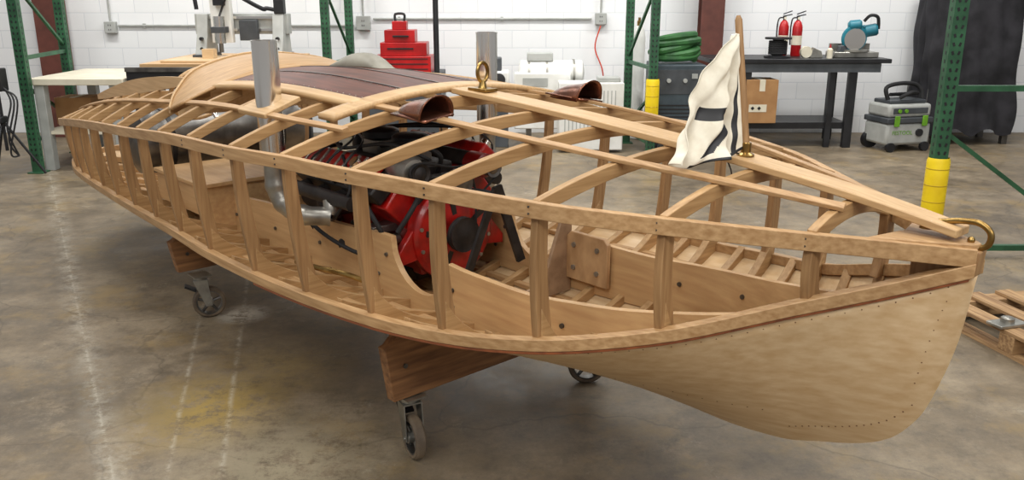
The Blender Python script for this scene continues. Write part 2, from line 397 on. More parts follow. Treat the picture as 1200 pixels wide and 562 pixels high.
MB().sweep([(s, 0, TZ(s)+.008) for s in rng(-3.98,-3.1,16)], [V((0,1,0))]*16, [V((0,0,1))]*16, .1, .018).build('king_plank', W_light, boat, bevel=.003)

stations = [1.34,1.06,.785,.49,.20,-.17,-.53,-.93,-1.29,-1.63,-1.97,-2.29,-2.60,-2.90,-3.18,-3.45,-3.70,-3.90]
TH_ = .024
def floor_timber(s, kn=.09, hh=.026):
    x = s-TH_/2; A = []; B = []; n = 40; cb = CB(s)-.02
    for i in range(n+1):
        b_ = -cb+2*cb*i/n; f = abs(b_)/cb
        z0 = hull(s, b_)+.006; A.append((x-.002, b_, z0)); B.append((x-.002, b_, z0+hh+.02*(1-f)+kn*f**10*min(1, cb/.4)))
    MB().strip(A, B, (TH_+.004,0,0)).build('floor_timber', W_beam, boat, bevel=.002)
for s in stations:
    x = s-TH_/2
    for sg in (-1, 1):
        A = []; B = []; n = 12
        for i in range(n+1):
            t = i/n
            b_ = (SB(s)-.011)*(1-t)+(CB(s)-.012)*t + .012*math.sin(PI*t); z = (SZ(s)-.004)*(1-t)+(CZ(s)+.004)*t
            w = min(.038+.016*t, SB(s)*.45)
            A.append((x, sg*b_, z)); B.append((x, sg*(b_-w), z))
        MB().strip(A, B, (TH_,0,0)).build('side_frame', W_vert, boat, bevel=.002)
    floor_timber(s)
    def beam(b0, b1):
        A = []; B = []; n = 28
        for i in range(n+1):
            b_ = b0+(b1-b0)*i/n; z = deckb(s, b_); A.append((x, b_, z-.002)); B.append((x, b_, z-.042))
        MB().strip(A, B, (TH_,0,0)).build('deck_beam', W_beam, boat, bevel=.002)
    sb = SB(s)-.012
    if -3.3 < s < -1.8:
        beam(-sb, -.37); beam(.37, sb)
    elif -1.7 < s < -.4:
        beam(-sb, -.38); beam(.38, sb)
    else: beam(-sb, sb)
for s in (1.2,.92,.64,.35,.02,-.35,-.73,-1.11,-1.46): floor_timber(s, .02, .022)

# engine bearers run nearly the whole length, converging toward the bow; round cutout beside the flywheel
tBB = [(-2.3,.30),(.4,.30),(.75,.275),(1.0,.21),(1.32,.095)]
top = [(-2.3,.60),(-1.75,.65),(-1.2,.69),(-.6,.715),(-.30,.735),(.22,.70),(.4,.70),(.7,.725),(1.0,.765),(1.32,.83)]
bB = lambda s: itp(tBB, s)
def bZ(s):
    z = itp(top, s); d = (s+.10)/.17
    if abs(d) < 1: z -= .165*math.sqrt(1-d*d)
    return z
for sg in (-1, 1):
    sr = sorted(rng(-2.3, 1.32, 70)+rng(-.2701, .0701, 40)); z0 = [hull(s, bB(s))+.008 for s in sr]; nn = len(sr)
    P = [(s, sg*bB(s), (bZ(s)+z)/2) for s, z in zip(sr, z0)]
    br_ = MB().sweep(P, sides(P), [V((0,0,1))]*nn, .024, [max(.02, bZ(s)-z) for s, z in zip(sr, z0)]).build('engine_bearer', PLY_in, boat)
    for s, z in ((-.42,.62),(-.36,.57),(-.30,.66),(.10,.56),(.10,.62),(-.8,.6),(.52,.60),(.62,.64),(-1.2,.58),(.9,.68),(-1.6,.57)):
        MB().cyl((s, sg*bB(s)-.019, z), (s, sg*bB(s)+.019, z), .008, n=10).build('bolt', STEELD, br_)
y = .268
dp = MB().prism([(.09,y-.01,.54),(.09,y-.01,.71),(.11,y-.01,.73),(.28,y-.01,.73),(.30,y-.01,.71),(.30,y-.01,.54)], (0,.02,0)).build('doubler_plate', W_plate, boat, bevel=.003)
for s, z in ((.13,.68),(.25,.68),(.13,.59),(.25,.59)): MB().cyl((s, y-.016, z), (s, y+.016, z), .010, n=12).build('bolt', ZINC, dp)
x = .075
MB().prism([(x,-.285,.48),(x,.285,.48),(x,.285,.79),(x,.24,.80),(x,.20,.70),(x,.16,.60),(x,.08,.53),(x,-.06,.51),(x,-.20,.55),(x,-.285,.66)], (.016,0,0)).build('bulkhead', W_grey, boat, bevel=.002)
MB().sweep([(.0,-.02,.93),(-.02,-.20,.50)], [V((0,1,.2))]*2, [V((1,0,0))]*2, .036, .014).build('engine_brace', IRON, boat)
MB().sweep([(.0,-.02,.93),(.0,.10,.62)], [V((0,1,.2))]*2, [V((1,0,0))]*2, .036, .014).build('engine_brace', IRON, boat)
def patch(s0, s1, b0, b1, dz, ns=16, nb=18):
    vs = [(s, b_, deckb(s, b_)+dz) for s in rng(s0, s1, ns) for b_ in rng(b0, b1, nb)]
    return vs, [(i*nb+j, i*nb+j+1, (i+1)*nb+j+1, (i+1)*nb+j) for i in range(ns-1) for j in range(nb-1)]
mb = MB(); mb.add(*patch(-1.45,-.32,-.37,.37,.012,24,26)); hatch = mb.build('engine_hatch', COPPER, boat, smooth=60, solid=.01)
for b0 in (-.006, -.19, .18):
    mb = MB(); mb.add(*patch(-1.44,-.33,b0,b0+.008,.019,24,3)); mb.build('seam', STEELD, hatch, solid=.002)
mb = MB()
for s in rng(-1.42,-.36,26):
    for b_ in (-.35,-.20,.20,.35): mb.sph((s, b_, deckb(s, b_)+.0175), .003, 6)
for b_ in rng(-.32,.32,18): mb.sph((-.345, b_, deckb(-.345, b_)+.0175), .003, 6)
o_ = mb.build('rivets', ZINC, hatch); o_['kind'] = 'stuff'
mb = MB(); mb.add(*patch(-.33,-.23,-.55,.55,.014,5,34)); mb.build('hatch_arch', W_light, boat, solid=.02)
for sg in (-1,1):
    mb = MB(); mb.add(*patch(-1.6,-.30,sg*.372,sg*.43,.014,24,4)); mb.build('hatch_coaming', W_light, boat, solid=.02)
# cowl: smooth surface rising gently from the hatch to the cockpit rim
rim = cr([(-1.56,-.60,1.105),(-1.72,-.50,1.165),(-1.88,-.32,1.25),(-1.95,0,1.305),(-1.88,.32,1.275),(-1.72,.50,1.20),(-1.56,.60,1.13)], 6)
n_ = len(rim); mb = MB(); vs = []; ns = 10
for i in range(ns):
    f = i/(ns-1)
    for j in range(n_):
        b_ = -.60+1.2*j/(n_-1); a = V((-1.44, b_*.98, deckb(-1.44, b_*.98)+.014)); p = a.lerp(rim[j], f); p.z += .018*math.sin(PI*f)*(1-(b_/.6)**2)
        vs.append(p)
mb.add(vs, [(i*n_+j, i*n_+j+1, (i+1)*n_+j+1, (i+1)*n_+j) for i in range(ns-1) for j in range(n_-1)]); mb.build('cowl', W_cowl, boat, smooth=60, solid=.012)
MB().sweep(rim, [V((1,0,0))]*n_, [V((0,0,1))]*n_, .022, .030).build('cockpit_rim', W_light, boat, bevel=.003)
MB().prism([(-1.99,-.40,1.02),(-1.99,.40,1.02),(-1.99,.40,1.12),(-1.96,.25,1.20),(-1.96,0,1.23),(-1.96,-.25,1.20),(-1.99,-.40,1.12)], (.018,0,0)).build('dashboard', PLY, boat)
for sg in (-1,1):
    P = [(s, sg*.375, deckb(s, .375)+.03) for s in rng(-3.3,-1.84,22)]
    MB().sweep(P, [V((0,1,0))]*22, [V((0,0,1))]*22, .016, [.03+.05*math.sin(PI*i/21) for i in range(22)]).build('cockpit_coaming', W_light, boat)
sw_c = V((-2.18,-.2,1.10)); ax = V((-.85,0,.5)).normalized(); u = V((0,1,0)); w = ax.cross(u)
ring = [sw_c+(u*math.cos(a)+w*math.sin(a))*.16 for a in rng(0, 2*PI, 41)[:-1]]
swo = MB().tube(ring, .011, 8, closed=True).build('steering_wheel', W_light, boat)
for a in (PI/2, PI/2+2.1, PI/2-2.1): MB().cyl(sw_c, sw_c+(u*math.cos(a)+w*math.sin(a))*.155, .006, n=8).build('spoke', STEEL, swo)
MB().lathe(sw_c-ax*.25, [(.012,0),(.012,.23),(.03,.232),(.03,.27),(.01,.275)], axis=ax, n=14).build('hub', STEEL, swo)
MB().b2((-2.20,-.48,.72), (-1.60,.48,.738)).build('seat_board', PLY_in, boat, bevel=.002)
MB().b2((-1.64,-.46,.50), (-1.62,.46,.72)).build('seat_riser', PLY_in, boat); MB().b2((-2.18,-.47,.58), (-1.64,-.455,.72)).build('seat_side', PLY_in, boat); MB().b2((-2.18,.455,.52), (-1.64,.47,.72)).build('seat_side', PLY_in, boat)
MB().box((-3.30,-.30,deckb(-3.3,.3)+.022), (.16,.09,.012), (.30,0,0)).build('deck_plate', STEEL, boat, bevel=.004)
mb = MB(); vs = []; nx_, ny_ = 14, 11
for i in range(nx_):
    for j in range(ny_):
        u_ = i/(nx_-1); v_ = -1+2*j/(ny_-1); s = -1.22+.34*u_; b_ = .12+.095*v_*(1-.55*u_**2)
        h = .060*(1-abs(v_)**3)*(math.sin(PI*min(1, u_*1.1))**.5 if 0 < u_*1.1 < 1 else 0)
        vs.append((s, b_, deckb(s, b_)+.018+h))
mb.add(vs, [(i*ny_+j, i*ny_+j+1, (i+1)*ny_+j+1, (i+1)*ny_+j) for i in range(nx_-1) for j in range(ny_-1)]); mb.build('hatch_vent', GREYP, boat, smooth=60, solid=.004)
for sg in (-1, 1):
    s0, b0 = -.71, sg*.54; zd = deckb(s0, b0)
    MB().box((s0, b0, zd+.012), (.22,.16,.02), (-.35*sg*1.0,0,0)).build('exhaust_plate', W_light, boat, bevel=.004)
    path = cr([(s0,b0,1.0),(s0,b0,.90),(s0+.02,b0-sg*.015,.83),(s0+.07,b0-sg*.06,.78),(s0+.12,b0-sg*.16,.765)], 6)
    mb = MB(); mb.ring((s0,b0,1.0), [(.048,0),(.048,.435),(.050,.435),(.050,.440),(.044,.440),(.044,0)], n=32)
    st = mb.build('exhaust_stack', STEEL, boat)
    rs = [.037+(.004 if i % 6 in (0,1) and i > 0 else 0) for i in range(len(path))]
    MB().tube(path, rs, 18).build('exhaust_elbow', ZINC, st)
for sg in (-1, 1):
    s0, b0 = .03, sg*.36; zd = deckb(s0, b0)
    mb = MB(); n = 16
    prof = [(-.13,.004,.002),(-.12,.022,.015),(-.09,.038,.032),(-.04,.05,.048),(.01,.056,.060),(.05,.062,.070),(.065,.068,.076)]
    vs = []
    for (dx, ww, hh) in prof:
        for j in range(n+1):
            a = PI*j/n; vs.append((s0+dx+.02*math.sin(a)*(dx > .0), b0+ww*math.cos(a), zd+.006+hh*math.sin(a)**.8))
    mb.add(vs, [(i*(n+1)+j, i*(n+1)+j+1, (i+1)*(n+1)+j+1, (i+1)*(n+1)+j) for i in range(len(prof)-1) for j in range(n)])
    sco = mb.build('air_scoop', SCOOPM, boat, smooth=60, solid=.004)
    mb = MB(); mb.add(*patch(s0-.11, s0+.08, b0-.06, b0+.06, .012, 6, 8)); mb.build('scoop_base', SCOOPM, sco, solid=.006)
zr = TZ(-.1)+.02
lr = MB().box((-.1,0,zr+.006), (.10,.06,.012)).build('lifting_eye', BRASS, boat, bevel=.002)
MB().lathe((-.1,0,zr+.01), [(.018,0),(.014,.01),(.012,.028),(.008,.032)], n=16).build('shank', BRASS, lr)
MB().tube([V((-.1, .024*math.cos(a), zr+.068+.034*math.sin(a))) for a in rng(0, 2*PI, 25)[:-1]], .007, 10, closed=True).build('ring', BRASS, lr)
P = cr([(1.43,0,1.108),(1.48,0,1.097),(1.535,0,1.092),(1.59,0,1.104),(1.632,0,1.106),(1.658,0,1.088),(1.657,0,1.060),(1.635,0,1.045)], 6)
bc = MB().tube(P, [.005+.0025*min(1, i/12) for i in range(len(P))], 12).build('bow_chock', BRASS, boat)
MB().lathe((1.52,0,1.073), [(.018,0),(.014,.01),(.007,.02)], n=16).build('foot', BRASS, bc); MB().sph((1.62,0,1.064), .009).build('knob', BRASS, bc)
sv = MB().tube(cr([(-.62,-.52,.60),(-.5,-.5,.6),(-.35,-.46,.6),(-.3,-.42,.58)], 6), .011, 8).build('sea_valve', BRASS, boat)
MB().cyl((-.56,-.51,.57), (-.56,-.51,.63), .022, n=12).build('valve_body', BRASS, sv)

tk = thing('fuel_tank', 'grey metal cylindrical tank lying across the stern of the boat', 'tank', bw(-2.46,0,.68), BR)
MB().lathe((0,-.50,.15), [(.02,0),(.11,.01),(.165,.04),(.17,.06),(.17,.94),(.165,.96),(.11,.99),(.02,1.0)], axis=(0,1,0), n=28).build('tank_body', STEELD, tk)
for y in (-.32,.32):
    MB().ring((0,y,.15), [(.169,-.012),(.175,-.012),(.175,.012),(.169,.012)], axis=(0,1,0), n=28).build('strap', BLK, tk); MB().box((0,y,-.03), (.26,.04,.03)).build('cradle', W_dark, tk)
MB().lathe((0,-.1,.32), [(.03,0),(.03,.02),(.02,.025)], n=14).build('filler_cap', BRASS, tk)

# ------------------------------------------------------------ engine
EX = -.60
en = thing('boat_engine', 'bright red eight cylinder engine mounted amidships inside the open boat hull', 'engine', bw(EX,0,.475), BR)
x0, x1 = -.38, .24
sec = [(-.11,.04),(.11,.04),(.14,.16),(.17,.24),(.27,.34),(.19,.44),(.10,.38),(-.10,.38),(-.19,.44),(-.27,.34),(-.17,.24),(-.14,.16)]
MB().prism([(x0, y, z) for y, z in sec], (x1-x0,0,0)).build('engine_block', RED, en, bevel=.008)
MB().prism([(x0,-.12,.06),(x0,.12,.06),(x0,.09,.0),(x0,-.09,.0)], (x1-x0-.05,0,0)).build('oil_pan', IRON, en, bevel=.008)
for sg in (-1, 1):
    for i in range(4): MB().cyl((-.30+.15*i, sg*.155, .19), (-.30+.15*i, sg*.178, .185), .022, n=14).build('core_plug', ZINC, en)
    R = Euler((-sg*math.radians(42),0,0)).to_matrix(); c = V((-.07, sg*.245, .425))
    hd = MB().box(c, (.58,.15,.07), R).build('cylinder_head', IRON, en, bevel=.008)
    vco = MB().box(c+R@V((0,0,.068)), (.54,.11,.06), R).build('valve_cover', RED, hd, bevel=.014)
    for i in range(9): MB().box(c+R@V((-.22+.055*i,0,.10)), (.012,.09,.010), R).build('rib', ZINC, vco, bevel=.002)
    MB().cyl(c+R@V((.20,0,.095)), c+R@V((.20,0,.13)), .022).build('oil_cap', STEEL, vco)
    for i in range(5): MB().cyl(c+R@V((-.24+.12*i, sg*.062,.03)), c+R@V((-.24+.12*i, sg*.062,.05)), .008, n=8).build('head_bolt', ZINC, hd)
    em = MB().tube([V((-.27, sg*.365, .36)), V((.16, sg*.365, .36))], .028, 14).build('exhaust_manifold', IRON, en)
    for x in (-.26,-.12,.02,.14): MB().tube(cr([c+V((x+.05, sg*.03, -.05)), c+V((x+.05, sg*.08,-.06)), V((x+.0, sg*.365,.365))], 4), .018, 10).build('runner', IRON, em)
    MB().tube(cr([V((.0, sg*.365, .35)), V((.01, sg*.37, .32)), V((.01, sg*.375, .30))], 5), .032, 12).build('outlet', ZINC, em)
    for i, x in enumerate((-.24,-.12,.0,.12)):
        MB().tube(cr([(x-.02, sg*.33, .41), (x, sg*.37, .50), (x*.6, sg*.25, .58), (-.33, sg*.05, .56)], 6), .0045, 6).build('spark_wire', BLK, en)
MB().box((-.07,0,.44), (.50,.22,.07)).build('intake_manifold', IRON, en, bevel=.015)
for x in (-.18,.04):
    cb_ = MB().box((x,0,.505), (.12,.12,.06)).build('carburettor', ZINC, en, bevel=.004)
    MB().lathe((x,0,.535), [(.06,0),(.08,.01),(.08,.035),(.06,.045),(.01,.05)], n=24).build('air_cleaner', BLK, cb_)
MB().lathe((-.33,0,.42), [(.03,0),(.03,.05),(.045,.06),(.045,.13),(.02,.14)], n=16).build('distributor', BLK, en)
fh = MB().lathe((.24,0,.22), [(.15,0),(.185,.01),(.195,.03),(.195,.07),(.18,.085),(.12,.095),(.05,.105)], axis=(1,0,0), n=40).build('flywheel_housing', RED, en, bevel=.003)
for i in range(12):
    a = 2*PI*i/12+.3; MB().cyl((.318,.172*math.cos(a),.22+.172*math.sin(a)), (.332,.172*math.cos(a),.22+.172*math.sin(a)), .008, n=8).build('housing_bolt', ZINC, fh)
for i in range(5):
    a = 2*PI*i/5+.5; MB().box((.335,.10*math.cos(a),.22+.10*math.sin(a)), (.012,.022,.10), (a+PI/2,0,0)).build('housing_web', IRON, fh)
MB().prism([(.25,-.15,.34),(.25,.15,.34),(.25,.12,.45),(.25,-.12,.45)], (.04,0,0)).build('timing_cover', IRON, en, bevel=.006)
for sg in (-1,1): MB().prism([(.27,sg*.12,.14),(.27,sg*.27,.12),(.27,sg*.27,.16),(.27,sg*.17,.28)], (.035,0,0)).build('front_mount', RED, en, bevel=.004)
def pulley(c, r, m=STEELD):
    return MB().lathe(V(c), [(r*.3,-.03),(r*.35,-.005),(r,-.005),(r,.004),(r*.82,.010),(r,.016),(r,.025),(r*.7,.02),(r*.3,.03)], axis=(1,0,0), n=24).build('pulley', m, en)
pulley((.365,0,.22), .07, IRON); pulley((.34,0,.42), .06, STEELD); pulley((.33,-.18,.48), .04, IRON); pulley((.33,.18,.46), .04, STEELD)
MB().tube(cr([(.355,0,.15),(.355,.075,.22),(.345,.10,.34),(.345,.215,.44),(.345,.18,.50),(.345,0,.485),(.345,-.18,.52),(.345,-.22,.47),(.345,-.09,.34),(.355,-.075,.22)], 6, True), .005, 6, closed=True).build('drive_belt', RUB, en)
MB().lathe((.18,-.18,.48), [(.03,0),(.055,.01),(.06,.03),(.06,.11),(.05,.13),(.02,.14)], axis=(1,0,0), n=20).build('alternator', ZINC, en)
MB().lathe((.2,.18,.46), [(.03,0),(.05,.01),(.05,.10),(.02,.12)], axis=(1,0,0), n=20).build('water_pump', RED, en)
for pts, r in (([(.20,0,.42),(.26,-.02,.52),(.16,-.08,.56),(.0,-.12,.54)], .010), ([(.30,.05,.38),(.38,.15,.36),(.36,.26,.30),(.2,.32,.2)], .012), ([(.1,-.32,.46),(.2,-.33,.36),(.25,-.30,.26),(.22,-.24,.16)], .010), ([(-.3,-.36,.30),(-.1,-.38,.22),(.1,-.34,.16),(.2,-.24,.12)], .008), ([(-.34,-.1,.5),(-.30,-.3,.48),(-.32,-.36,.34),(-.25,-.30,.16)], .008), ([(.24,-.06,.45),(.33,-.2,.36),(.3,-.26,.26)], .010), ([(.0,-.30,.52),(.14,-.36,.42),(.05,-.37,.30),(-.1,-.31,.24)], .006), ([(-.2,-.2,.56),(.0,-.3,.55),(.2,-.22,.58),(.3,-.1,.52)], .007)):
    MB().tube(cr(pts, 8), r, 10).build('hose', RUB, en)
MB().lathe((-.38,0,.20), [(.19,0),(.19,-.03),(.15,-.12),(.10,-.22),(.08,-.40),(.04,-.41)], axis=(1,0,0), n=24).build('gearbox', IRON, en)
MB().cyl((-.79,0,.20), (-1.5,0,.02), .016, n=12).build('propeller_shaft', STEEL, en)
for x in (-.2,.16):
    for sg in (-1,1): MB().box((x, sg*.22, .25), (.07,.16,.03)).build('engine_mount', STEELD, en, bevel=.003)
MB().lathe((-.05,-.22,.20), [(.02,0),(.04,.01),(.04,.10),(.03,.11)], axis=(.2,-.5,-.4), n=18).build('oil_filter', BLK, en)
MB().lathe((.02,-.20,.14), [(.02,0),(.05,.01),(.05,.20),(.02,.21)], axis=(-1,0,0), n=18).build('starter_motor', IRON, en)
for x, z in ((.13,.33),(-.1,.30)): MB().lathe((x,-.27,z), [(.01,0),(.022,.005),(.022,.03),(.01,.035)], axis=(0,-1,0), n=14).build('fitting', BRASS, en)

# ------------------------------------------------------------ flagstaff with flag
s0, z0 = 1.016, TZ(1.016)+.02; s1, z1 = .962, 1.548
fl = thing('flagstaff', 'varnished wooden flagstaff carrying a white burgee near the bow', 'flagpole', bw(s0,0,z0), BR)
tp = V((s1-s0, 0, z1-z0))
MB().tube([(0,0,.005), tp*.5, tp*.97, tp], [.0125,.0115,.010,.005], 14).build('pole', W_vert, fl)
MB().lathe((0,0,0), [(.024,0),(.024,.004),(.014,.010),(.014,.035),(.012,.037)], n=18).build('socket', BRASS, fl)
n = 110; vs = []; fs = []
fly = cr([(-.03,-.030,tp.z*.88),(-.037,-.085,tp.z*.72),(-.047,-.140,tp.z*.50),(-.052,-.190,tp.z*.25),(-.045,-.262,-.004)], 28)
m_ = len(fly); mb = MB(); ms = []
for i in range(n+1):
    v = i/n; hp_ = tp*(.86*(1-v)+.03*v); fp = fly[min(m_-1, int(round(v*(m_-1))))]
    for j in range(n+1):
        u_ = j/n; p = hp_.lerp(fp, u_)
        rip = (.020*math.sin(u_*10+v*3.5)+.009*math.sin(u_*21-v*7)+.004*math.sin(u_*6+v*31))*min(1, u_*4)*(.35+.8*v)
        dz = -.010*math.sin(PI*u_)*v+.008*math.sin(u_*13+2)*v
        vs.append((p.x+rip, p.y-.012+rip*.7, p.z+dz))
for i in range(n):
    for j in range(n):
        u_ = (j+.5)/n; v = (i+.5)/n; blk = False
        if .075 < u_ < .115: blk = True
        if v > .975 and u_ < .7: blk = True
        if .60 < v < .69 and .26 < u_ < .78: blk = True                           # bar of the 7
        if .69 <= v < .93 and abs(u_-(.33+.26*(v-.69)/.24)) < .075: blk = True    # its slanting stroke
        a = i*(n+1)+j; fs.append((a, a+1, a+n+2, a+n+1)); ms.append(1 if blk else 0)
mb.add(vs, fs); mb.m = ms
flag = tag(mb.build('flag', [CANV, BLK], None, smooth=80, solid=.0015), 'white triangular burgee with dark edging and a bold black numeral, hanging from the staff', 'flag')
flag.location = bw(s0,0,z0); flag.rotation_euler = (0,0,BR)
MB().tube(cr([(0,0,0),(-.03,-.05,.01),(-.02,-.03,-.05),(-.06,0,-.10)], 5), .002, 5).build('lanyard', BLK, fl)

# ------------------------------------------------------------ dollies
def dolly(s, bl, label, yaws, zb=.235, zt=.44):
    d = thing('boat_dolly', label, 'dolly', bw(s,0,0), BR)
    poly = [(-.02,-bl+.03,zb),(-.02,bl-.03,zb),(-.02,bl,zt)]
    for b_ in rng(bl-.02, -bl+.02, 15): poly.append((-.02, b_, max(.30, min(zt+.005 if abs(b_) > bl-.04 else 9, hull(s, b_)-.012))))
    poly.append((-.02,-bl,zt))
    bm_ = MB().prism(poly, (.045,0,0)).build('beam', W_dark, d, bevel=.003)
    for sg in (-1,1): MB().cyl((.024,sg*(bl-.08),.36), (.03,sg*(bl-.08),.36), .009, n=10).build('bolt', STEELD, bm_)
    for sg, yw in zip((-1,1), yaws):
        R = Euler((0,0,yw)).to_matrix(); mb = MB(); rw = .082; zc = rw
        mb.box((0,0,.230), (.10,.085,.006)); cso = mb.build('caster', ZINC, d); cso.location = (.0, sg*.44, 0)
        MB().cyl((0,0,.205), (0,0,.228), .032).build('swivel', ZINC, cso)
        fk = MB(); fk.strip([R@V((-.035,-.031,.205)),R@V((.035,-.031,.205))], [R@V((-.035,.031,.205)),R@V((.035,.031,.205))], (0,0,.005))
        for k in (-1,1): fk.prism([R@V((-.035,k*.031,.208)), R@V((.035,k*.031,.208)), R@V((.048,k*.031,zc-.01)), R@V((.018,k*.031,zc-.015))], R@V((0,.004*k,0)))
        fk.build('fork', ZINC, cso)
        ax = R@V((0,1,0)); c = R@V((.034,0,zc)); u = R@V((1,0,0)); w = V((0,0,1))
        wh_ = MB().ring(c, [(.064,-.020),(.074,-.020),(rw,-.012),(rw,.012),(.074,.020),(.064,.020)], axis=ax, n=32).build('wheel', TAN_WHEEL, cso)
        MB().ring(c, [(.058,-.017),(.066,-.017),(.066,.017),(.058,.017)], axis=ax, n=32).build('rim', STEELD, wh_)
        MB().lathe(c, [(.010,-.030),(.020,-.026),(.020,.026),(.010,.030)], axis=ax, n=18).build('hub', ZINC, wh_)
        for i in range(5):
            a = 2*PI*i/5+.3; d_ = u*math.cos(a)+w*math.sin(a); MB().tube([c+d_*.015, c+d_*.060], [.009,.007], 8).build('spoke', STEELD, wh_)
        MB().cyl(c-ax*.040, c+ax*.040, .007, n=10).build('axle', ZINC, wh_)
        MB().box(R@V((-.05,0,.165)), (.06,.05,.010), Euler((0,.5,yw))).build('brake_pedal', BLK, cso)
    return d
dolly(0.0, .55, 'front timber cross beam dolly on two caster wheels under the bow half', (-.25, .9))
dolly(-1.83, .58, 'rear timber cross beam dolly on caster wheels under the stern half', (1.2, .5), .27, .43)

# ------------------------------------------------------------ workshop background
def rack_post(p, h=4.2, w=.085):
    mb = MB(); x, y = p
    mb.box((x,y,h/2), (w,w*.8,h)); mb.box((x,y,.006), (w*1.7,w*1.6,.012))
    z = .12
    while z < h-.1:
        for k in (-1,1): mb.box((x+k*w*.22, y-w*.401, z), (w*.16,.003,.022), (0,k*.35,0), 1)
        for sx_ in (-1,1): mb.box((x+sx_*w*.501, y, z), (.003,w*.14,.022), None, 1)
        z += .05
    return mb
def rack(loc, dx, dy, label, h=4.2, bumper=False, braces=(.15,.9,1.7,2.6)):
    t = thing('pallet_rack_upright', label, 'rack', (loc[0],loc[1],0))
    rack_post((0,0), h).build('post', [GREENR, BLK], t, smooth=0); rack_post((dx,dy), h).build('post', [GREENR, BLK], t, smooth=0)
    l = math.hypot(dx,dy); an = math.atan2(dy,dx)
    for z in braces: MB().box((dx/2,dy/2,z), (l,.035,.035), (0,0,an)).build('horizontal_brace', GREENR, t)
    for i in range(len(braces)-1):
        a, b_ = braces[i], braces[i+1]
        MB().tube([(0,0,b_) if i%2 == 1 else (0,0,b_-.25), (dx,dy,a+.05)], .018, 4).build('diagonal_brace', GREENR, t)
    if bumper:
        bo = MB().ring((0,-.01,bumper[0]), [(.060,0),(.067,.02),(.067,bumper[1]-.02),(.060,bumper[1])], n=24).build('bumper', YEL, t)
        for k in range(4): MB().ring((0,-.01,bumper[0]+.06+k*(bumper[1]-.1)/3.3), [(.0665,0),(.0685,.002),(.0685,.006),(.0665,.008)], n=24).build('band', YELD, bo)
    return t
rack((2.63,5.2), 1.0, 0.0, 'nearest green perforated rack upright at right, with a yellow bumper', bumper=(.2,.44), braces=(.06,1.06,1.9,2.7))
p = gr(46,202); rack((p.x,p.y), -.16, 1.1, 'green perforated rack upright at the far left beside the white table', braces=(.3,1.05,1.75,2.5))
rack((-1.93,9.1), .07, .95, 'green rack upright standing between the router table and the red machine')
rack((1.40,8.6), -.12, .95, 'green rack upright with small yellow bumper beside the blue-grey machine', bumper=(.36,.44))

def px_box(x0,y0,x1,y1,Y):
    a = at(x0,y1,Y); b_ = at(x1,y0,Y); m1 = at(x0,y0,Y); m2 = at(x1,y1,Y)
    return (a.x+m1.x)/2, (b_.x+m2.x)/2, a.z, b_.z
def column(px, Y, w, label):
    x = at(px,40,Y).x; mb = MB(); mb.box((0,-.09,2.2), (w,.015,4.4)); mb.box((0,.09,2.2), (w,.015,4.4)); mb.box((0,0,2.2), (.015,.18,4.4)); mb.box((0,0,.01), (w+.1,.3,.02))
    return tag(mb.build('steel_column', MAROON, loc=(x,Y,0)), label, 'column')
column(62, 10.1, .28, 'maroon steel column against the white wall at far left'); column(832, 10.1, .26, 'maroon steel column against the wall behind the flag')
tag(MB().cyl((0,0,0), (0,0,4.2), .03, n=14).build('pipe_column', BLK, loc=(at(511,40,9.3).x,9.3,0)), 'thin black vertical pole right of the red machine', 'pole')
def conduit(xa, xb, z, label):
    t = thing('conduit', label, 'conduit', ((xa+xb)/2,WY-.015,z)); l = (xb-xa)/2
    MB().cyl((-l,-.01,0), (l,-.01,0), .013, n=10).build('pipe', LGREY, t)
    x = -l+.3
    while x < l: MB().box((x,0,0), (.03,.03,.05)).build('clip', LGREY, t); x += 1.2
conduit(at(140,32,WY).x, at(415,26,WY).x, at(270,30,WY).z, 'grey electrical conduit running along the wall at left')
conduit(at(438,26,WY).x, at(693,20,WY).x, at(600,22,WY).z, 'grey electrical conduit running along the wall behind the white compressor')
def jbox(px, py, label, s=.13):
    p = at(px,py,WY-.04); t = thing('electrical_box', label, 'electrical box', p)
    MB().box((0,0,0), (s,.07,s)).build('cover', LGREY, t, bevel=.006)
    mb = MB()
    for z in (-.025,.025):
        for x in (-.012,.012): mb.box((x,-.037,z), (.006,.004,.018))
    mb.build('socket_slots', BLK, t); mb = MB(); mb.cyl((0,.0,s/2), (0,0,4.4-p.z), .012, n=8); mb.build('riser_pipe', LGREY, t)
jbox(130,32,'electrical socket box on the wall above the left work table'); jbox(426,27,'electrical box on the wall just left of the red machine', .16); jbox(704,22,'electrical socket box feeding the red hanging cord')
mb = MB(); a = at(704,30,WY-.1)
mb.tube(cr([a, a+V((-.06,0,-.25)), a+V((.03,-.02,-.5)), a+V((.05,-.02,-.75)), a+V((0,-.05,-1.0))], 8), .008, 6)
tag(mb.build('power_cord', ORANGE), 'orange-red power cord hanging from the wall socket', 'cord')

x0, x1, za, zb = px_box(30,95,144,104,7.95)
t = thing('work_table', 'cream topped work table with pale legs at the far left', 'table', ((x0+x1)/2,8.5,0)); w2 = (x1-x0)/2
MB().b2((-w2,-.55,.80), (w2,.6,.86)).build('table_top', CREAM, t, bevel=.006)
for sx_ in (-1,1):
    for y in (-.48,.52): MB().box((sx_*(w2-.1),y,.40), (.09,.09,.80)).build('leg', LGREY, t, bevel=.004)
MB().b2((-w2+.06,-.5,.34), (w2-.06,.54,.37)).build('shelf', CREAM, t)
cx_ = at(95,126,8.6).x
t2 = thing('cardboard_box', 'brown cardboard box on the shelf under the cream table', 'box', (cx_,8.6,.371))
MB().box((0,0,.13), (.36,.3,.26)).build('carton', CARD, t2, bevel=.003); MB().box((0,-.002,.262), (.05,.302,.003)).build('tape', CREAM, t2)
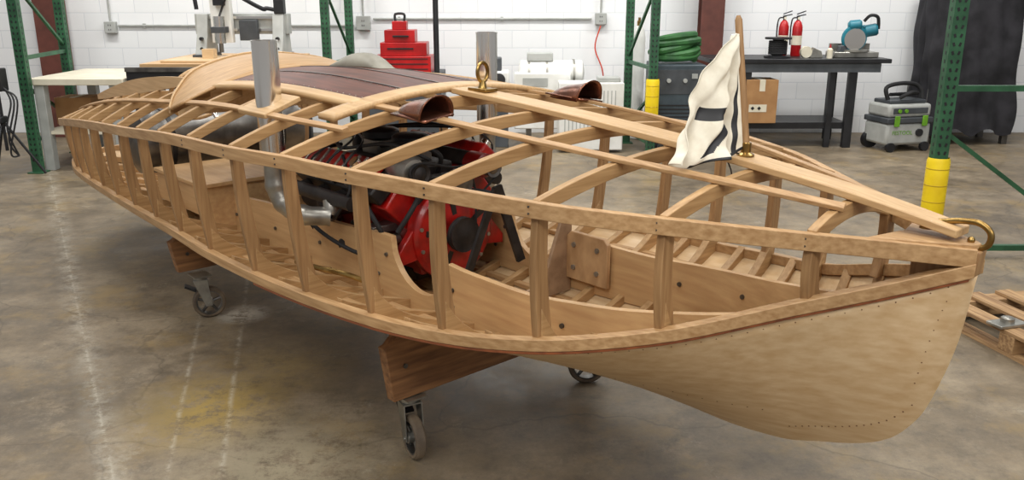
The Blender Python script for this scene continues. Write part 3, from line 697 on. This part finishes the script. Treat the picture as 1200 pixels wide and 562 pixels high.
# router machine
x0, x1, za, zb = px_box(148,78,318,106,8.0)
t = thing('router_table', 'black bed router machine with grey overhead gantry behind the boat stern', 'machine', ((x0+x1)/2,8.0,0)); w2 = (x1-x0)/2
MB().b2((-w2,0,.76), (w2,1.7,.94)).build('bed', BLK, t, bevel=.006)
MB().b2((-w2+.1,.08,.94), (w2,1.6,.985)).build('spoilboard', PLY_in, t, bevel=.003)
MB().b2((-w2+.25,.2,.986), (w2-.3,1.0,1.005)).build('plywood_sheet', PLY, t, bevel=.002)
MB().b2((-w2,-.02,.92), (w2,.02,.96)).build('rail', STEELD, t)
for sx_ in (-1,1):
    for y in (.1,1.6): MB().box((sx_*(w2-.08),y,.38), (.1,.1,.76)).build('leg', BLK, t)
xm_ = (x0+x1)/2; gx0 = at(232,40,8.9).x-xm_; gx1 = at(336,40,8.9).x-xm_
for gx in (gx0+.08, gx1-.06):
    gs = MB().prism([(gx-.06,.70,.99),(gx-.06,1.12,.99),(gx-.06,1.05,1.30),(gx-.06,1.05,1.42),(gx-.06,.85,1.42),(gx-.06,.80,1.2)], (.11,0,0)).build('gantry_side', LGREY, t, bevel=.006)
    MB().b2((gx-.07,.66,.985), (gx+.06,1.15,1.03)).build('carriage_block', DGREY, gs, bevel=.004)
    for z in (1.08,1.18): MB().cyl((gx,.78,z), (gx,.74,z), .018, n=12).build('knob', BLK, gs)
MB().b2((gx0-.02,.90,1.22), (gx1+.02,1.04,1.42)).build('gantry_beam', LGREY, t, bevel=.005)
for z in (1.25,1.37): MB().b2((gx0+.05,.875,z), (gx1-.02,.90,z+.025)).build('gantry_rail', STEEL, t)
sxp = at(262,40,8.8).x-xm_
MB().b2((sxp-.11,.78,1.14), (sxp+.09,.875,1.62)).build('spindle_carriage', WHITE, t, bevel=.005)
sp = MB().cyl((sxp,.70,1.14), (sxp,.70,1.40), .055).build('spindle', STEEL, t); MB().cyl((sxp,.70,1.05), (sxp,.70,1.14), .022).build('collet', STEELD, sp); MB().box((sxp,.70,1.27), (.14,.13,.06)).build('clamp', DGREY, sp, bevel=.004)
MB().b2((sxp-.05,.70,1.50), (sxp+.05,.79,1.72)).build('motor', BLK, t, bevel=.006)
MB().b2((gx1-.10,.84,1.42), (gx1+.0,.94,1.56)).build('motor', BLK, t, bevel=.006)
MB().b2((sxp+.16,.80,1.16), (sxp+.34,.875,1.36)).build('control_box', DGREY, t, bevel=.006)
MB().tube(cr([(gx1-.05,.98,1.44),(gx1-.2,.98,1.47),(sxp+.35,.98,1.47),(sxp+.12,.98,1.60),(sxp-.05,.98,1.75),(sxp-.3,.98,1.70),(gx0-.02,.98,1.46)], 8), .022, 6).build('drag_chain', BLK, t)
MB().tube(cr([(sxp,.72,1.40),(sxp+.12,.70,1.62),(sxp+.25,.8,1.66),(gx1-.05,.9,1.56)], 8), .012, 6).build('cable', BLK, t)
MB().box((gx0+.22,.55,1.05), (.11,.11,.09)).build('wood_block', PLY, t)
# red machine on cabinet
x0, x1, za, zb = px_box(437,66,505,86,9.3); xm = (x0+x1)/2
tag(MB().b2((-.42,-.05,0), (.42,.6,za)).build('storage_cabinet', DGREY, loc=(xm,9.3,0), bevel=.006), 'dark grey cabinet under the red stepped cases', 'cabinet')
t = thing('red_shop_machine', 'bright red stepped steel cases with a handle on top, on a cabinet by the wall', 'machine', (xm,9.3,za)); w2 = (x1-x0)/2; h = zb-za
MB().b2((-w2,0,0), (w2,.4,h)).build('base', REDB, t, bevel=.006)
MB().b2((-w2*.75,.04,h), (w2*.85,.36,h+.14)).build('drawer_section', REDB, t, bevel=.006)
MB().b2((-w2*.6,.06,h+.14), (w2*.45,.34,h+.27)).build('upper_section', REDB, t, bevel=.006)
MB().b2((-w2*.35,.12,h+.27), (w2*.15,.28,h+.36)).build('top_case', REDB, t, bevel=.006)
MB().tube(cr([(-w2*.25,.2,h+.36),(-w2*.25,.2,h+.43),(w2*.05,.2,h+.43),(w2*.05,.2,h+.36)], 5), .014, 8).build('handle', BLK, t)
for k in range(3): MB().b2((-w2*.9,-.004,.04+k*h*.3), (w2*.9,.0,.05+k*h*.3)).build('drawer_gap', BLK, t)
for k,z in ((.5,h+.07),(.3,h+.2)): MB().b2((-w2*k,.03,z), (w2*k*.8,.04 if k > .4 else .06,z+.015)).build('drawer_gap', BLK, t)
# compressor with white tank and casing
x0, x1, za, zb = px_box(607,70,686,104,9.35); r = (zb-za)/2*.92
t = thing('air_compressor', 'white horizontal tank compressor standing against the white wall', 'compressor', ((x0+x1)/2,9.5,0)); w2 = (x1-x0)/2; zm = (za+zb)/2
MB().lathe((-w2,0,zm), [(.02,0),(r*.7,.01),(r*.97,.03),(r,.05),(r,2*w2-.05),(r*.97,2*w2-.03),(r*.7,2*w2-.01),(.02,2*w2)], axis=(1,0,0), n=28).build('tank', WHITE, t)
for x in (-w2+.12, -.05, w2-.12):
    MB().ring((x,0,zm), [(r-.002,-.012),(r+.010,-.012),(r+.010,.012),(r-.002,.012)], axis=(1,0,0), n=28).build('band', ZINC, t)
for x in (-w2+.12, w2-.12): MB().b2((x-.03,-.12,0), (x+.03,.12,zm-r+.03)).build('stand', STEELD, t)
MB().b2((-w2-.04,-.24,.2), (w2*.55,-.02,zm+.02)).build('casing', WHITE, t, bevel=.012)
MB().b2((-w2+.05,-.246,zm-.12), (-w2+.32,-.24,zm-.03)).build('control_panel', LGREY, t, bevel=.002)
MB().b2((-w2+.1,-.08,zm+r-.01), (-w2+.38,.08,zm+r+.08)).build('motor_cover', LGREY, t, bevel=.01)
x_ = at(588,80,9.35).x
t = thing('vacuum_pump', 'small dark grey and white pump unit on a stand left of the white tank', 'pump', (x_-.03,9.35,0))
MB().b2((-.10,-.1,0), (.10,.12,.62)).build('stand', DGREY, t, bevel=.005)
MB().b2((-.11,-.12,.62), (.11,.14,.82)).build('housing', WHITE, t, bevel=.02); MB().lathe((0,-.12,.73), [(.07,0),(.07,-.02),(.03,-.025)], axis=(0,1,0), n=18).build('fan_cover', BLK, t); MB().b2((-.08,-.08,.82), (.03,.08,.96)).build('motor', DGREY, t, bevel=.015)
# white heater cabinet
x0, x1, za, zb = px_box(655,97,731,150,8.9)
t = thing('heater_cabinet', 'low white metal cabinet with vertical grille slots in front of the white tank', 'cabinet', ((x0+x1)/2,8.9,0)); w2 = (x1-x0)/2
MB().b2((-w2,0,.03), (w2,.3,zb)).build('casing', WHITE, t, bevel=.012)
for i in range(14): MB().b2((-w2+.06+i*.04,-.003,.2), (-w2+.070+i*.04,0,zb-.08)).build('grille_slot', LGREY, t)
MB().b2((w2*.2,.05,zb), (w2*.9,.25,zb+.05)).build('top_vent', LGREY, t, bevel=.01)
# blue-grey machine
x0, x1, za, zb = px_box(766,76,826,150,9.0); w2 = (x1-x0)/2
t = thing('welding_machine', 'tall blue-grey workshop machine on small wheels left of the black bench', 'machine', ((x0+x1)/2,9.0,0))
MB().b2((-w2,0,.12), (w2,.6,zb)).build('housing', BLUEG, t, bevel=.012)
cp = MB().b2((-w2+.03,-.006,zb-.30), (w2-.03,0,zb-.05)).build('control_panel', DGREY, t, bevel=.002)
for x in (-.12,.05): MB().cyl((x,-.03,zb-.16), (x,-.005,zb-.16), .022, n=14).build('dial', LGREY, cp)
MB().b2((.12,-.012,zb-.14), (.18,-.005,zb-.09)).build('display', LGREY, cp)
for i in range(8): MB().b2((-w2+.05,-.004,.2+i*.04), (w2-.05,0,.215+i*.04)).build('louvre', BLK, t)
for x in (-w2+.05, w2-.05):
    for y in (.08,.52): MB().cyl((x-.02,y,.06), (x+.02,y,.06), .06).build('wheel', RUB, t)
a = thing('hose_coil', 'bundle of thick green hose piled on the blue-grey machine', 'hose', ((x0+x1)/2-.03,9.26,zb))
pts = []
for k in range(5):
    ph = k*.6
    for i in range(18):
        q = 2*PI*i/18; f = k+i/18
        pts.append(V(((.22+.03*math.sin(k*3))*math.cos(q)+.03*math.sin(k*2.3), .14*math.sin(q), .045+.045*f+.045*math.sin(q+ph)*(.4+.3*(k%3)))))
for p_ in pts: p_.z = max(p_.z, .042)
MB().tube(pts, .040, 9).build('hose_loops', GREENH, a)
MB().tube(cr([(-.22,-.12,.2),(-.27,-.30,.1),(-.28,-.33,-.2),(-.24,-.32,-.5)], 8), .036, 9).build('hose_end', GREENH, a)
x = at(748,60,9.85).x
t = thing('gas_cylinder', 'slim silver-white gas cylinder standing behind the rack with small yellow bumper', 'gas cylinder', (x,9.85,0))
MB().lathe((0,0,0), [(.06,0),(.075,.01),(.075,1.15),(.06,1.22),(.03,1.27)], n=20).build('bottle', WHITE, t); MB().lathe((0,0,1.27), [(.025,0),(.025,.05),(.015,.06),(.015,.09)], n=12).build('valve', BRASS, t)
# black workbench
x0 = at(832,68,9.2).x; x1 = at(1046,68,9.2).x; zb = .95; xm = (x0+x1)/2; w2 = (x1-x0)/2
t = thing('workbench', 'black steel workbench with lower shelf against the right part of the wall', 'workbench', (xm,9.2,0))
MB().b2((-w2,0,zb-.045), (w2,.72,zb)).build('bench_top', BLK, t, bevel=.006)
MB().b2((-w2+.2,.02,zb-.14), (w2-.1,.04,zb-.045)).build('apron', DGREY, t)
for x in (-w2+.42, w2-.38):
    for y in (.06,.64): MB().b2((x-.045,y-.03,0), (x+.045,y+.03,zb-.045)).build('leg', BLK, t, bevel=.003)
MB().b2((w2-.62,.05,0), (w2-.56,.09,zb-.1)).build('leg', BLK, t)
MB().b2((-w2+.42,.08,.20), (w2-.38,.66,.27)).build('shelf', BLK, t, bevel=.003)
xb = at(897,120,9.05).x
t = thing('cardboard_box', 'brown cardboard box with printed warning marks under the black workbench', 'box', (xb,9.32,.272)); hb = .46
MB().b2((-.17,-.12,0), (.17,.2,hb)).build('carton', CARD, t, bevel=.003)
MB().b2((-.13,-.1225,.12), (.06,-.12,.20)).build('printed_panel', CREAM, t)
for x in (-.09,-.02): MB().box((x,-.1235,.16), (.03,.002,.03), (0,PI/4,0)).build('diamond_mark', BLK, t)
MB().b2((-.03,-.121,hb-.12), (.03,.2,hb+.002)).build('tape', CREAM, t)
def ext(px, Y, label):
    x = at(px,40,Y).x; t = thing('fire_extinguisher', label, 'fire extinguisher', (x,Y,.951))
    MB().lathe((0,0,0), [(.05,0),(.055,.01),(.055,.31),(.04,.36),(.018,.385)], n=20).build('cylinder', REDB, t)
    MB().ring((0,0,.12), [(.0550,0),(.0562,.001),(.0562,.10),(.0550,.101)], n=24).build('instruction_label', CREAM, t)
    MB().cyl((0,0,.38), (0,0,.43), .016).build('valve', BLK, t)
    MB().box((.03,0,.435), (.10,.02,.012), (0,-.2,0)).build('handle', BLK, t); MB().box((.03,0,.465), (.10,.02,.010), (0,-.35,0)).build('lever', BLK, t)
    MB().tube(cr([(-.01,0,.41),(-.06,0,.40),(-.075,0,.30),(-.07,0,.12)], 6), .008, 8).build('hose', RUB, t)
    MB().cyl((.0,-.02,.405), (0,-.03,.405), .014).build('gauge', CREAM, t)
ext(918, 9.72, 'red fire extinguisher standing directly behind the black spool'); ext(934, 9.66, 'red fire extinguisher on the bench, right of the black spool')
x = at(912,50,9.4).x
t = thing('cable_spool', 'black plastic spool standing upright on the black workbench', 'spool', (x,9.4,.951))
MB().lathe((0,0,0), [(.14,0),(.14,.02),(.06,.025),(.06,.19),(.14,.195),(.14,.215)], n=28).build('reel', BLK, t)
MB().tube([V((.09*math.cos(i*.35), .09*math.sin(i*.35), .035+i*.0009)) for i in range(160)], .010, 6).build('wound_cable', RUB, t)
x = at(950,58,9.4).x
t = thing('tape_dispenser', 'grey metal hand tool with white roll lying on the workbench', 'tool', (x,9.4,.951))
MB().lathe((-.05,0,.06), [(.02,-.03),(.06,-.03),(.06,.03),(.02,.03)], axis=(0,1,0), n=20).build('roll', CREAM, t); MB().prism([(-.01,-.03,0),(.13,-.03,0),(.11,-.03,.07),(.02,-.03,.11)], (0,.06,0)).build('body', ZINC, t, bevel=.004)
x = at(974,60,9.35).x
t = thing('glue_bottle', 'small white plastic bottle between the roll and the teal saw', 'bottle', (x-.03,9.30,.951))
MB().lathe((0,0,0), [(.03,0),(.03,.09),(.012,.11)], n=14).build('bottle_body', CREAM, t); MB().lathe((0,0,.11), [(.012,0),(.005,.04)], n=10).build('cap', REDB, t)
x = at(1003,45,9.5).x
t = thing('miter_saw', 'teal and black miter saw on the right end of the workbench', 'saw', (x,9.5,.951))
MB().b2((-.26,-.12,0), (.22,.16,.06)).build('base', ZINC, t, bevel=.008); MB().lathe((0,-.02,.06), [(.14,0),(.14,.02)], n=24).build('turntable', ZINC, t)
MB().prism([(-.05,.02,.08),(.02,.02,.08),(.10,.02,.34),(-.03,.02,.30)], (0,.05,0)).build('arm', TEAL, t, bevel=.006)
MB().lathe((-.03,-.03,.20), [(.03,-.02),(.13,-.02),(.14,0),(.13,.03),(.03,.04)], axis=(0,1,0), n=28).build('blade_guard', TEAL, t)
MB().lathe((-.03,-.055,.19), [(.115,-.002),(.115,.002),(.02,.004)], axis=(0,1,0), n=30).build('blade', STEEL, t)
MB().lathe((.08,.0,.27), [(.05,0),(.065,.02),(.065,.12),(.05,.14)], axis=(.9,-.3,.2), n=18).build('motor', TEAL, t)
MB().lathe((-.10,.0,.33), [(.03,0),(.055,.02),(.055,.12),(.04,.14)], axis=(.9,-.2,.1), n=18).build('motor_cap', TEAL, t)
MB().tube(cr([(.05,-.05,.38),(.10,-.08,.44),(.18,-.08,.42),(.21,-.05,.30)], 6), .018, 8).build('handle', BLK, t); MB().b2((-.24,.1,.06), (.2,.13,.14)).build('fence', ZINC, t)
MB().prism([(-.20,-.05,.02),(-.08,-.05,.02),(-.10,-.05,.14),(-.18,-.05,.12)], (0,.08,0)).build('dust_bag', DGREY, t, bevel=.01)
# dust extractor
p = gr(1062,178)
t = thing('dust_extractor', 'grey and green wheeled dust extractor on the floor beside the workbench', 'vacuum cleaner', (p.x,p.y+.05,0), .25)
MB().b2((-.26,-.02,.07), (.28,.36,.30)).build('container', LGREY, t, bevel=.03)
MB().b2((-.27,-.03,.30), (.29,.37,.36)).build('latch_band', DGREY, t, bevel=.01)
for x in (-.16,.18): MB().b2((x-.03,-.045,.27), (x+.03,-.03,.38)).build('latch', GREENV, t, bevel=.004)
MB().b2((-.25,-.01,.36), (.27,.35,.50)).build('motor_head', LGREY, t, bevel=.03)
gp = MB().b2((-.20,-.018,.40), (.22,-.004,.46)).build('control_panel', DGREY, t, bevel=.004)
for x in (-.13,-.05): MB().cyl((x,-.03,.43), (x,-.018,.43), .02, n=14).build('dial', GREENV, gp)
MB().cyl((.13,-.045,.20), (.13,-.015,.20), .04, n=18).build('hose_port', BLK, t)
MB().b2((-.22,.03,.50), (.22,.30,.54)).build('lid_tray', DGREY, t, bevel=.01)
MB().tube(cr([(-.2,.1,.54),(-.22,.12,.66),(-.05,.15,.70),(.15,.15,.69),(.22,.12,.62),(.22,.1,.54)], 8), .022, 10).build('handle', RUB, t); MB().tube(cr([(-.1,.05,.56),(.0,.0,.62),(.15,.1,.60),(.1,.22,.58),(-.1,.2,.58)], 8), .02, 8).build('hose', RUB, t)
for x in (-.2,.22): MB().cyl((x,-.04,.05), (x,.0,.05), .05).build('front_wheel', BLK, t)
for x in (-.2,.22): MB().cyl((x,.30,.09), (x,.36,.09), .09).build('rear_wheel', BLK, t)
text_mesh('lettering', 'FESTOOL', .06, GREENV, t, (-.07,-.022,.20), (PI/2,0,0))
# black covered equipment
x0 = at(1082,60,9.6).x; x1 = at(1196,60,9.6).x
t = thing('covered_equipment', 'tall equipment draped in a crumpled black cover at the right of the wall', 'covered machine', ((x0+x1)/2,9.75,0)); w2 = (x1-x0)/2
mb = MB(); vs = []; nu, nv = 90, 34
for i in range(nv+1):
    v = i/nv; z = .14+1.70*v
    for j in range(nu):
        a = 2*PI*j/nu; ca, sa = math.cos(a), math.sin(a); k = max(abs(ca), abs(sa)); sq = (1/k)**.7
        fo = 1+.05*math.sin(a*15+v*3)*(1-v*.6)+.03*math.sin(a*8+v*9)+.025*math.sin(a*4-v*14)-.25*max(0, v-.88)*6*.35
        vs.append((ca*w2*.92*sq*fo*(1-.04*v), sa*.36*sq*fo*(1-.06*v), z+.04*math.sin(a*9)*(1-v)))
vs.append((0,0,1.87)); fs = [(i*nu+j, i*nu+(j+1) % nu, (i+1)*nu+(j+1) % nu, (i+1)*nu+j) for i in range(nv) for j in range(nu)]
fs += [(nv*nu+j, nv*nu+(j+1) % nu, len(vs)-1) for j in range(nu)]
mb.add(vs, fs); mb.build('cover', CLOTHB, t, smooth=60)
for x in (-w2+.1, w2-.1):
    for y in (-.25,.25): MB().b2((x-.03,y-.03,0), (x+.03,y+.03,.6)).build('leg', STEELD, t)
# pallet
t = thing('wooden_pallet', 'light wood pallet lying on the floor at the right edge', 'pallet', (2.86,3.78,0), .22)
for y in (-.46,0,.46): MB().b2((-.6,y-.045,.018), (.6,y+.045,.10)).build('stringer', PALW, t, bevel=.003)
for i in range(7): MB().b2((-.6+i*.185,-.5,.10), (-.6+i*.185+.09,.5,.118)).build('deck_board', PALB, t, bevel=.002)
for i in (0,3,6): MB().b2((-.6+i*.185,-.5,0), (-.6+i*.185+.09,.5,.018)).build('bottom_board', PALB, t)
p = gr(1160,380,.12)
t = thing('steel_bracket', 'small grey steel fitting lying on the pallet', 'fitting', (p.x+.08,p.y,.119), .3)
MB().box((0,0,.008), (.16,.09,.014)).build('plate', ZINC, t, bevel=.003); MB().lathe((0,0,.015), [(.03,0),(.03,.02),(.02,.025)], n=14).build('boss', ZINC, t)
p = gr(14,208)
t = thing('tripod_stand', 'black tripod work light stand at the far left edge', 'stand', (p.x,p.y,0))
MB().cyl((0,0,.25), (0,0,1.05), .014).build('pole', BLK, t)
for a in (.4,2.5,4.6): MB().tube([(0,0,.52),(.28*math.cos(a),.28*math.sin(a),.02)], .012, 8).build('leg', BLK, t)
MB().b2((-.14,-.05,.78), (.06,.08,.98)).build('lamp_head', BLK, t, bevel=.01); MB().b2((-.10,-.08,.5), (.03,.04,.56)).build('bracket', BLK, t, bevel=.01); MB().b2((-.12,-.055,.82), (.04,-.05,.94)).build('lamp_lens', LGREY, t)
for k in range(3): MB().tube(cr([(.0,0,.9-.05*k),(.1+.03*k,.0,.7),(.06,-.05,.45-.1*k),(.10,.0,.2)], 8), .008, 6).build('cord', BLK, t)
p = gr(22,206)
t = thing('equipment_cart', 'low black cart with small wheels at the far left on the floor', 'cart', (p.x-.05,p.y-.62,0))
MB().b2((-.30,-.1,.09), (.10,.1,.13)).build('platform', BLK, t, bevel=.005)
for x in (-.24,.05): MB().cyl((x,-.11,.045), (x,-.07,.045), .045).build('wheel', BLK, t)

# ------------------------------------------------------------ light
w = bpy.data.worlds.new('world'); SC.world = w; w.use_nodes = True
w.node_tree.nodes['Background'].inputs[0].default_value = (.98,.98,1,1); w.node_tree.nodes['Background'].inputs[1].default_value = .34
def area(loc, sx_, sy_, e, tgt=None, col=(1,.98,.94)):
    l = bpy.data.lights.new('area', 'AREA'); l.shape = 'RECTANGLE'; l.size = sx_; l.size_y = sy_; l.energy = e; l.color = col
    o = bpy.data.objects.new('ceiling_or_fill_light', l); C.objects.link(o); o.location = loc
    if tgt is not None: o.rotation_euler = (V(tgt)-V(loc)).to_track_quat('-Z','Y').to_euler()
    return o
for x in (-3.2,0,3.2):
    for y in (1.2,4.8): area((x,y,5.2), .5, 2.4, 78)
for x in (-4,0,4): area((x,8.0,4.6), 2.2, .4, 125, (x,9.6,1.2))
area((-1.5,-1.5,4.2), 2.5, 1.2, 95, (0,3,.6)); area((2.8,-1.6,3.4), 2.0, 1.2, 70, (.9,2.1,.7))  # camera-side fill lights added to brighten hull and bow, not ceiling fixtures
